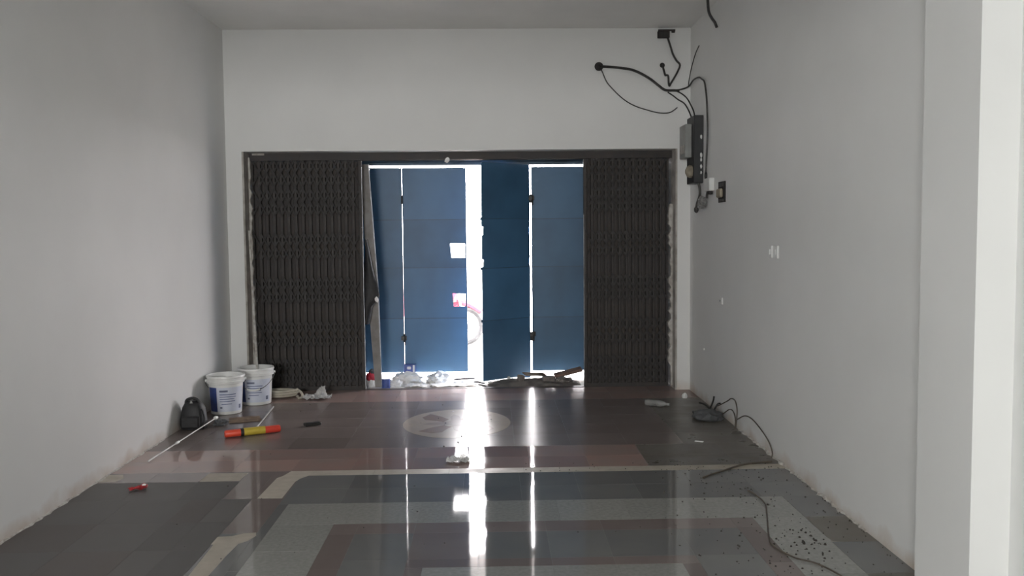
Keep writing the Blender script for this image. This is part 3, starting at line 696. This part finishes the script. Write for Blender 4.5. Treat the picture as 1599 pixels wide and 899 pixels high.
# ------------------------------------------------------------------ black bag by the left wall
bag = thing('black_bag', 'small black bag with a top loop standing against the left wall', 'bag', (-2.458, 7.36, 0), 0.0)
bm_ = MB(); vs_ = []; fs_ = []; sg = 24
for (z, rx, ry) in [(0.0, 0.070, 0.05), (0.006, 0.096, 0.078), (0.04, 0.106, 0.088), (0.09, 0.104, 0.088), (0.14, 0.094, 0.080), (0.18, 0.084, 0.070), (0.215, 0.066, 0.056), (0.232, 0.040, 0.034), (0.238, 0.006, 0.005)]:
    for k in range(sg):
        a = 2 * PI * k / sg; c, s = math.cos(a), math.sin(a)
        w = 1 + 0.06 * noise.noise(Vector((c * 2, s * 2, z * 14)))
        vs_.append((rx * w * math.copysign(abs(c) ** 0.7, c), ry * w * math.copysign(abs(s) ** 0.7, s), z))
nr_ = len(vs_) // sg
for j in range(nr_ - 1):
    for k in range(sg): fs_.append((j * sg + k, j * sg + (k + 1) % sg, (j + 1) * sg + (k + 1) % sg, (j + 1) * sg + k))
fs_ += [tuple(range(sg)), tuple(range((nr_ - 1) * sg, nr_ * sg))]
bm_.add(vs_, fs_); bm_.smooth = True; bm_.build('body', M_BLACKCLOTH, bag)
MB().cbox(-0.075, 0.075, -0.105, -0.075, 0.02, 0.12, 0.012).build('front_pocket', M_BLACKCLOTH, bag)
MB().tube(curve([(-0.055, -0.02, 0.195), (-0.045, -0.02, 0.24), (0.0, -0.02, 0.256), (0.045, -0.02, 0.24), (0.055, -0.02, 0.195)]), 0.012, 8).build('top_loop', M_BLACKCLOTH, bag)
MB().tube(curve([(0.080, -0.04, 0.17), (0.108, -0.07, 0.11), (0.106, -0.08, 0.03), (0.090, -0.06, 0.012)]), 0.008, 8).build('strap', M_BLACKCLOTH, bag)
MB().prism([(-0.016, 0.208), (0.016, 0.208), (0.004, 0.238), (-0.006, 0.238)], 'y', -0.050, -0.046).build('bag_highlight', M_METER, bag)  # grey piece painted in as the highlight on the bag

# ------------------------------------------------------------------ things on the floor, left
rod = thing('long_rod', 'long thin pale metal rod lying on the floor along the left wall', 'rod', (-2.41, 7.0, 0.0))
MB().tube([(-0.014, -0.725, 0.008), (0.098, 0.45, 0.064)], 0.0055, 10).build('shaft', M_CHROME, rod)
MB().lathe([(0.0, -0.022), (0.014, -0.02), (0.018, 0.0), (0.014, 0.018), (0.0, 0.02)], seg=14).build('end_knob', M_WHITEP, rod, (0.099, 0.465, 0.065), (PI / 2 - 0.05, 0, -0.09))
MB().tube([(0.0290, -0.275, 0.0294), (0.0328, -0.235, 0.0314)], 0.0095, 10).build('collar', M_WHITEP, rod)
tag(MB().tube([(-1.935, 7.25, 0.007), (-2.015, 8.215, 0.007)], 0.007, 10).build('short_rod', M_CHROME), 'shorter pale metal rod on the floor behind the orange and yellow bar', 'rod')
ob = thing('plastic_bar', 'orange-red plastic bar with a yellow middle lying on the floor before the buckets', 'bar', (-1.91, 7.10, 0), math.atan2(0.178, 0.378))
MB().tube([(-0.215, 0, 0.030), (-0.205, 0, 0.030), (-0.07, 0, 0.030)], [0.024, 0.029, 0.029], 14).build('orange_end', M_ORANGE, ob)
MB().tube([(-0.07, 0, 0.031), (0.095, 0, 0.031)], 0.031, 14).build('yellow_sleeve', M_YELLOW, ob)
MB().tube([(0.095, 0, 0.030), (0.205, 0, 0.030), (0.215, 0, 0.030)], [0.029, 0.029, 0.024], 14).build('orange_end', M_ORANGE, ob)
MB().tube([(-0.095, 0, 0.030), (-0.07, 0, 0.030)], 0.0325, 14).build('dark_ring', M_BLACK, ob)
tag(sheet(0.26, 0.24, 0.008, 9).build('cardboard_sheet', M_CARD, None, (-2.13, 7.68, 0.0), (0, 0, 0.3)), 'crumpled brown cardboard sheet on the floor in front of the buckets', 'cardboard')
crumple('grey_rag', M_GREYCLOTH, (-2.285, 7.50, 0.0), (0.055, 0.06, 0.036), 31, 'small dark grey rag at the knob of the long rod', 'rag')
ph = thing('black_block', 'small flat black block lying alone on the dark tiles', 'block', (-1.505, 7.43, 0), 0.55)
MB().cbox(-0.068, 0.068, -0.030, 0.030, 0.0, 0.022, 0.004).build('case', M_BLACK, ph)
MB().box(-0.055, 0.055, -0.020, 0.020, 0.022, 0.0232).build('top_plate', M_BLACKCLOTH, ph)
# hose coil
hc = thing('hose_coil', 'flat coil of cream hose on the floor behind the buckets', 'hose', (-2.04, 8.69, 0))
pts = []
for k in range(3 * 30 + 1):
    a = 2 * PI * k / 30; ly = k // 30
    r = 0.135 - 0.012 * math.sin(a * 0.33)
    pts.append((r * 1.05 * math.cos(a), r * 0.72 * math.sin(a), 0.013 + 0.0235 * (k / 30)))
MB().tube(pts, 0.012, 8).build('coils', M_CREAMP, hc)
MB().tube(curve([(0.14, 0.0, 0.084), (0.19, -0.03, 0.05), (0.20, -0.06, 0.014), (0.17, -0.09, 0.012)]), 0.012, 8).build('loose_end', M_CREAMP, hc)
pb = thing('plastic_bag', 'crumpled clear plastic bag on the floor before the left folding gate', 'plastic bag', (-1.70, 8.64, 0))
sheet(0.26, 0.20, 0.055, 14, 16, 6).build('film', M_CLEAR, pb)
lump(0.045, 0.04, 0.065, 15, 0.5, 3.2).build('knot', M_CLEAR, pb, (0.045, 0.0, 0.02))
wp = thing('clear_wrapper', 'crumpled clear wrapper on the tiles just behind the cream strip', 'wrapper', (-0.25, 6.17, 0))
sheet(0.16, 0.10, 0.03, 17, 14, 5).build('film', M_CLEAR, wp)
lump(0.036, 0.03, 0.030, 18, 0.5, 3).build('crumpled_end', M_CLEAR, wp, (0.035, 0.005, 0.01))
lump(0.025, 0.025, 0.024, 19, 0.5, 3).build('crumpled_end', M_CLEAR, wp, (-0.03, 0.0, 0.01))
rwp = thing('red_wrapper', 'small crumpled red wrapper on the grey tiles by the left wall', 'wrapper', (-2.235, 5.60, 0), 0.5)
sheet(0.10, 0.05, 0.03, 24, 10, 5).build('foil', M_RED, rwp)
lump(0.022, 0.018, 0.018, 25, 0.4, 3).build('twisted_end', M_RED, rwp, (0.04, 0.006, 0.008))
lump(0.012, 0.006, 0.008, 26, 0.3, 3).build('white_highlight', M_PAPER, rwp, (0.038, -0.014, 0.026))  # white lump stands in for the highlight on the wrapper

# ------------------------------------------------------------------ things on the floor, right
pbt = thing('plastic_bottle', 'dusty clear plastic bottle lying on the dark tiles before the right folding gate', 'bottle', (1.47, 8.02, 0.030), -0.55)
MB().lathe([(0.0, -0.10), (0.024, -0.10), (0.029, -0.09), (0.029, 0.05), (0.024, 0.075), (0.011, 0.095), (0.011, 0.11), (0.0, 0.11)], seg=18).build('bottle_body', M_GLASSY, pbt, (0, 0, 0), (0, PI / 2, 0))
MB().lathe([(0.0, 0.11), (0.014, 0.11), (0.014, 0.13), (0.0, 0.13)], seg=14).build('cap', M_METER, pbt, (0, 0, 0), (0, PI / 2, 0))
crumple('foam_lump', M_WHITEP, (1.815, 8.41, 0.0), (0.026, 0.026, 0.036), 41, 'small white lump on the floor by the right corner', 'lump', rough=0.15)
tag(MB().cbox(-0.032, 0.032, -0.010, 0.010, 0.0, 0.008, 0.002).build('white_chip', M_WHITEP, None, (1.545, 6.65, 0), (0, 0, -0.5)), 'small white chip on the brown tiles near the right wall', 'chip')
cl = thing('grey_rag_heap', 'dusty grey rag heap on the floor against the right wall', 'rag', (1.80, 7.46, 0))
lump(0.125, 0.15, 0.062, 43, 0.3, 2.0).build('rag', M_GREYCLOTH, cl)
for k, (a, b, c) in enumerate((((0.05, 0.12, 0.05), (0.09, 0.16, 0.12), (0.10, 0.17, 0.16)), ((0.06, 0.10, 0.05), (0.02, 0.16, 0.09), (-0.02, 0.20, 0.10)), ((0.08, 0.10, 0.05), (0.12, 0.12, 0.10), (0.135, 0.10, 0.11)))):
    MB().tube(curve([a, b, c], 4), 0.008, 6).build('dark_scrap', M_BLACK, cl)
def cable(name, pts, r, m, label, cat='cable', n=6, sg=6, group=None):
    return tag(MB().tube(curve(pts, n), r, sg).build(name, m), label, cat, group)
xw = XR - 0.012
cable('loose_wire', [(1.90, 7.50, 0.10), (xw, 7.36, 0.17), (xw, 7.25, 0.21), (xw, 7.13, 0.215), (xw, 7.07, 0.15), (xw - 0.01, 7.05, 0.06), (xw - 0.02, 7.04, 0.008)], 0.0045, M_RUSTWIRE, 'brown wire looping highest up the foot of the right wall above the rag heap', 'wire')
cable('loose_wire', [(xw - 0.03, 7.40, 0.05), (xw, 7.30, 0.11), (xw, 7.18, 0.115), (xw - 0.01, 7.08, 0.07), (xw - 0.03, 7.02, 0.008)], 0.0045, M_RUSTWIRE, 'small low brown wire loop at the foot of the right wall by the rag heap', 'wire')
cable('loose_wire', [(xw - 0.02, 7.0, 0.09), (xw, 6.85, 0.15), (xw, 6.64, 0.165), (xw, 6.40, 0.13), (xw - 0.005, 6.22, 0.09), (xw - 0.01, 6.13, 0.04), (xw - 0.02, 6.12, 0.006)], 0.0045, M_RUSTWIRE, 'long brown wire arching along the foot of the right wall to the cream strip', 'wire')
cable('loose_wire', [(1.34, 5.66, 0.005), (1.42, 5.74, 0.006), (1.50, 5.80, 0.008), (1.56, 5.86, 0.006), (1.70, 5.97, 0.006), (1.90, 6.03, 0.006)], 0.006, M_RUSTWIRE, 'dark brown wire lying across the right end of the cream strip', 'wire')
cable('floor_cord', [(1.545, 5.36, 0.006), (1.565, 5.28, 0.006), (1.57, 5.10, 0.006), (1.525, 4.92, 0.006), (1.475, 4.74, 0.006), (1.415, 4.52, 0.006), (1.40, 4.40, 0.006), (1.45, 4.24, 0.006), (1.52, 4.17, 0.006), (1.57, 4.06, 0.006), (1.60, 3.92, 0.006)], 0.0042, M_RUSTWIRE, 'thin dark cord snaking over the light terrazzo near the right wall', 'cord')
# crumbs of mortar and soil
rng = random.Random(5)
cm = MB()
def crumb(x, y, s):
    h = s * rng.uniform(0.5, 1.0); a = rng.uniform(0, PI)
    p = []
    for k in range(5):
        r = s * rng.uniform(0.6, 1.1); p.append((x + r * math.cos(a + k * 1.257), y + r * 1.2 * math.sin(a + k * 1.257), -0.001))
    q = [(x + (u[0] - x) * 0.55, y + (u[1] - y) * 0.55, h) for u in p]
    cm.add(p + q, [(4, 3, 2, 1, 0), (5, 6, 7, 8, 9)] + [(k, (k + 1) % 5, 5 + (k + 1) % 5, 5 + k) for k in range(5)])
for _ in range(260):
    y = rng.uniform(3.9, 5.9); x = min(1.94, max(0.7, rng.gauss(1.55, 0.24)))
    crumb(x, y, rng.choice((0.003, 0.004, 0.005, 0.007)))
for _ in range(26): crumb(rng.gauss(1.60, 0.05), rng.gauss(4.45, 0.10), rng.uniform(0.005, 0.010))
for _ in range(60): crumb(rng.uniform(0.2, 1.9), rng.uniform(5.8, 6.1), rng.uniform(0.003, 0.006))
for _ in range(60): crumb(rng.uniform(-2.0, 1.4), rng.uniform(4.0, 8.8), rng.uniform(0.003, 0.006))
for (x, y) in ((-0.27, 6.74), (-0.37, 6.62), (-0.25, 6.93), (-0.22, 7.02), (-0.47, 7.62), (-0.02, 7.55), (-0.40, 7.42), (-0.16, 7.30)): crumb(x, y, 0.008)
co = cm.build('floor_crumbs', M_CRUMB); co['kind'] = 'stuff'; tag(co, 'dark crumbs of mortar and soil scattered over the floor', 'crumbs')

# ------------------------------------------------------------------ wiring on the walls
K = 8.85 / 8.9
def bw(x, z, off=0.02): return (x * K, YW - off, 1.6 + (z - 1.6) * K)
rb_ = thing('round_wall_box', 'dark round cable box on the wall high above the gate, leftmost of the wiring', 'cable box', bw(1.067, 3.189, 0.0))
MB().lathe([(0.0, 0.0), (0.040, 0.0), (0.043, 0.008), (0.038, 0.022), (0.020, 0.026), (0.0, 0.026)], seg=24).build('cover', M_HOLE, rb_, (0, 0, 0), (PI / 2, 0, 0))
MB().lathe([(0.0, 0.026), (0.012, 0.026), (0.010, 0.036), (0.0, 0.036)], seg=12).build('cable_gland', M_BLACK, rb_, (0.012, 0, 0), (PI / 2, 0, 0))
rb2 = thing('round_wall_box', 'smaller dark round cable box on the wall below the square box', 'cable box', bw(1.689, 3.198, 0.0))
MB().lathe([(0.0, 0.0), (0.022, 0.0), (0.025, 0.006), (0.020, 0.018), (0.0, 0.02)], seg=20).build('cover', M_HOLE, rb2, (0, 0, 0), (PI / 2, 0, 0))
MB().lathe([(0.0, 0.02), (0.008, 0.02), (0.007, 0.028), (0.0, 0.028)], seg=10).build('cable_gland', M_BLACK, rb2, (0.004, 0, -0.004), (PI / 2, 0, 0))
sb = thing('square_wall_box', 'dark rectangular cable box on the wall just under the ceiling', 'cable box', bw(1.698, 3.49, 0.0))
MB().cbox(-0.058, 0.058, -0.035, 0.0, -0.034, 0.034, 0.005).build('case', M_HOLE, sb)
MB().box(-0.050, 0.115, -0.020, 0.0, 0.036, 0.050).build('mounting_strip', M_GATE, sb)
MB().cbox(0.080, 0.112, -0.022, 0.0, 0.020, 0.040, 0.003).build('clip', M_GATE, sb)
MB().box(-0.045, 0.045, -0.0375, -0.035, -0.02, 0.02).build('lid_recess', M_BLACK, sb)
cable('wall_cable', [bw(1.739, 3.457), bw(1.765, 3.38), bw(1.79, 3.302), bw(1.825, 3.24), bw(1.859, 3.197), bw(1.835, 3.13), bw(1.803, 3.073), bw(1.770, 3.02), bw(1.756, 2.995), bw(1.748, 3.03), bw(1.744, 3.09), bw(1.728, 3.10), bw(1.715, 3.10), bw(1.70, 3.15), bw(1.69, 3.19)], 0.010, M_CABLE, 'dark cable dropping from the rectangular box and bending back to the small round box')
cable('wall_cable', [bw(1.07, 3.185, 0.03), bw(1.15, 3.183), bw(1.224, 3.178), bw(1.30, 3.168), bw(1.381, 3.155), bw(1.47, 3.12), bw(1.57, 3.062), bw(1.65, 3.00), bw(1.715, 2.956), bw(1.80, 2.952), bw(1.854, 2.949)], 0.013, M_CABLE, 'thick dark cable running from the leftmost round box towards the right corner')
cable('wall_cable', [bw(1.29, 3.165, 0.03), bw(1.36, 3.158, 0.035), bw(1.43, 3.135, 0.04), bw(1.52, 3.09, 0.04)], 0.008, M_CABLE, 'short dark cable lying along the thick cable')
cable('wall_cable', [bw(1.085, 3.16), bw(1.10, 3.13), bw(1.14, 3.04), bw(1.192, 2.977), bw(1.27, 2.90), bw(1.349, 2.84), bw(1.44, 2.795), bw(1.538, 2.764), bw(1.62, 2.742), bw(1.696, 2.732), bw(1.76, 2.738), bw(1.804, 2.762), bw(1.835, 2.787)], 0.0055, M_CABLE, 'thin dark wire sagging in a wide loop below the thick cable')
cable('wall_cable', [bw(1.80, 2.952), bw(1.87, 2.96, 0.03), (1.925, 8.78, 2.975), (1.935, 8.62, 3.01), (1.938, 8.42, 3.00), (1.938, 8.30, 2.965), (1.94, 8.20, 2.92), (1.94, 8.13, 2.80), (1.94, 8.10, 2.70), (1.94, 8.075, 2.50), (1.94, 8.09, 2.33), (1.94, 8.115, 2.21), (1.94, 8.13, 2.11)], 0.008, M_CABLE, 'dark cable arching round the corner and hanging down the right wall')
tag(MB().tube([(1.94, 8.13 + 0.0 + 0.03 * math.sin(2 * PI * k / 14), 2.075 + 0.035 * math.cos(2 * PI * k / 14)) for k in range(15)], 0.006, 6, False).build('cable_eye', M_CABLE), 'small dark loop ending the cable on the right wall', 'cable')
cable('wall_cable', [bw(1.83, 2.945), bw(1.88, 2.915, 0.03), (1.895, 8.74, 2.86), (1.905, 8.65, 2.80), (1.915, 8.52, 2.70), (1.915, 8.47, 2.62)], 0.007, M_CABLE, 'dark cable curving down from the corner into the meter box, upper of two')
cable('wall_cable', [bw(1.74, 2.935), bw(1.79, 2.90, 0.03), bw(1.84, 2.86, 0.035), (1.865, 8.70, 2.80), (1.885, 8.60, 2.72), (1.895, 8.50, 2.63)], 0.007, M_CABLE, 'dark cable curving down from the corner into the meter box, lower of two')
cable('wall_cable', [(1.94, 8.42, 3.29), (1.94, 8.55, 3.25), (1.94, 8.66, 3.19), (1.94, 8.76, 3.12), (1.935, 8.82, 3.03), (1.925, 8.80, 2.97)], 0.005, M_CABLE2, 'thin grey wire slanting up the right wall near the corner')
cable('wall_cable', [(1.85, 7.72, 3.546), (1.875, 7.78, 3.45), (1.90, 7.78, 3.395), (1.925, 7.77, 3.355), (1.940, 7.76, 3.31)], 0.012, M_CABLE, 'short thick dark cable stub hanging from the ceiling on the right')

mt = thing('meter_board', 'dark meter box with grey case hanging on the right wall beside the corner', 'meter box', (XR, 8.45, 2.02))
MB().cbox(-0.088, 0.0, -0.15, 0.15, 0.0, 0.62, 0.005).build('back_case', M_MBOARD, mt)
gc = MB().cbox(-0.150, -0.088, -0.06, 0.19, 0.24, 0.55, 0.006).build('grey_case', M_METER, mt)
MB().cbox(-0.156, -0.150, -0.03, 0.15, 0.28, 0.36, 0.002).build('cover_plate', M_PLASTER, gc)
bk_ = MB().lathe([(0.0, 0.0), (0.058, 0.0), (0.060, 0.02), (0.048, 0.045), (0.022, 0.058), (0.0, 0.06)], seg=8).build('beige_fuse', M_BEIGE, mt, (-0.088, -0.06, 0.11), (0, -PI / 2, 0))
for (yy, zz, s) in ((-0.152, 0.40, 0.016), (-0.152, 0.23, 0.018), (-0.152, 0.195, 0.014), (-0.152, 0.13, 0.016), (-0.152, 0.08, 0.012)):
    lump(s * 0.6, 0.008, s * 1.3, zz * 50, 0.3, 2, 2, False).build('white_terminal', M_WHITEP, mt, (-0.022, yy, zz))
cable('wall_cable', [(1.915, 8.32, 2.03), (1.925, 8.30, 1.96), (1.93, 8.33, 1.90), (1.925, 8.40, 1.84), (1.93, 8.46, 1.80)], 0.012, M_CABLE2, 'grey cable tail hanging below the dark meter box')
wtape = thing('white_junction', 'white taped junction box on the right wall below the hanging cable', 'junction box', (XR, 7.98, 1.93))
MB().cbox(-0.05, 0.0, -0.11, 0.11, 0.0, 0.115, 0.008).build('case', M_WHITEP, wtape)
MB().tube([(-0.03, 0.02, 0.0), (-0.035, 0.03, -0.03), (-0.03, 0.06, -0.055)], 0.012, 8).build('wire_tail', M_CABLE2, wtape)
MB().cbox(-0.045, -0.005, -0.06, 0.0, -0.03, 0.0, 0.004).build('terminal_block', M_HOLE, wtape)
pcv = thing('plastic_cover', 'dusty clear plastic cover dangling below the white junction box', 'cover', (1.925, 8.20, 1.78))
lump(0.028, 0.14, 0.055, 51, 0.35, 2.2, 3, False).build('film', M_GLASSY, pcv)
pl = thing('dangling_plug', 'dark plug dangling lowest under the meter box', 'plug', (1.93, 8.46, 1.745))
lump(0.020, 0.04, 0.03, 53, 0.2, 2, 2, False).build('plug_body', M_CABLE2, pl)
MB().tube([(0.0, -0.01, 0.05), (0.0, -0.02, 0.085)], 0.004, 6).tube([(0.0, 0.015, 0.05), (0.0, 0.01, 0.09)], 0.004, 6).build('prong', M_WHITEP, pl)
ot = thing('open_outlet', 'dark open outlet box with a beige insert on the right wall', 'outlet', (XR, 7.605, 1.82))
MB().cbox(-0.012, 0.0, -0.105, 0.105, 0.0, 0.175, 0.003).build('box_rim', M_HOLE, ot)
MB().cbox(-0.040, -0.012, -0.07, 0.075, 0.04, 0.115, 0.010).build('insert', M_BEIGE, ot)
MB().box(-0.016, -0.012, -0.085, 0.085, 0.13, 0.165).build('upper_slot', M_CABLE2, ot)
MB().box(-0.016, -0.012, -0.085, 0.085, 0.008, 0.028).build('lower_slot', M_CABLE2, ot)
for (y, z, lbl) in ((6.262, 1.39, 'left of the two white switch plates on the right wall'), (6.135, 1.39, 'right of the two white switch plates on the right wall')):
    s_ = thing('switch_plate', lbl, 'switch', (XR, y, z), group='white switch plates on the right wall')
    MB().cbox(-0.014, 0.0, -0.042, 0.042, 0.0, 0.088, 0.004).build('plate', M_WHITEP, s_)
    MB().cbox(-0.020, -0.014, -0.016, 0.016, 0.025, 0.063, 0.002).build('rocker', M_WHITEP, s_)
wpg = thing('wall_plug', 'single small white wall plug lower on the right wall', 'wall plug', (XR, 7.60, 0.955))
MB().cbox(-0.012, 0.0, -0.03, 0.03, 0.0, 0.06, 0.004).build('plate', M_WHITEP, wpg)
MB().tube([(-0.012, 0, 0.03), (-0.024, 0, 0.03)], 0.008, 8).build('peg', M_METER, wpg)
tag(lump(0.006, 0.012, 0.010, 61, 0.2, 2, 2, False).build('plaster_dot', M_PAPER, None, (XR - 0.005, 8.23, 0.478)), 'tiny white plaster dot low on the right wall near the corner', 'dot')
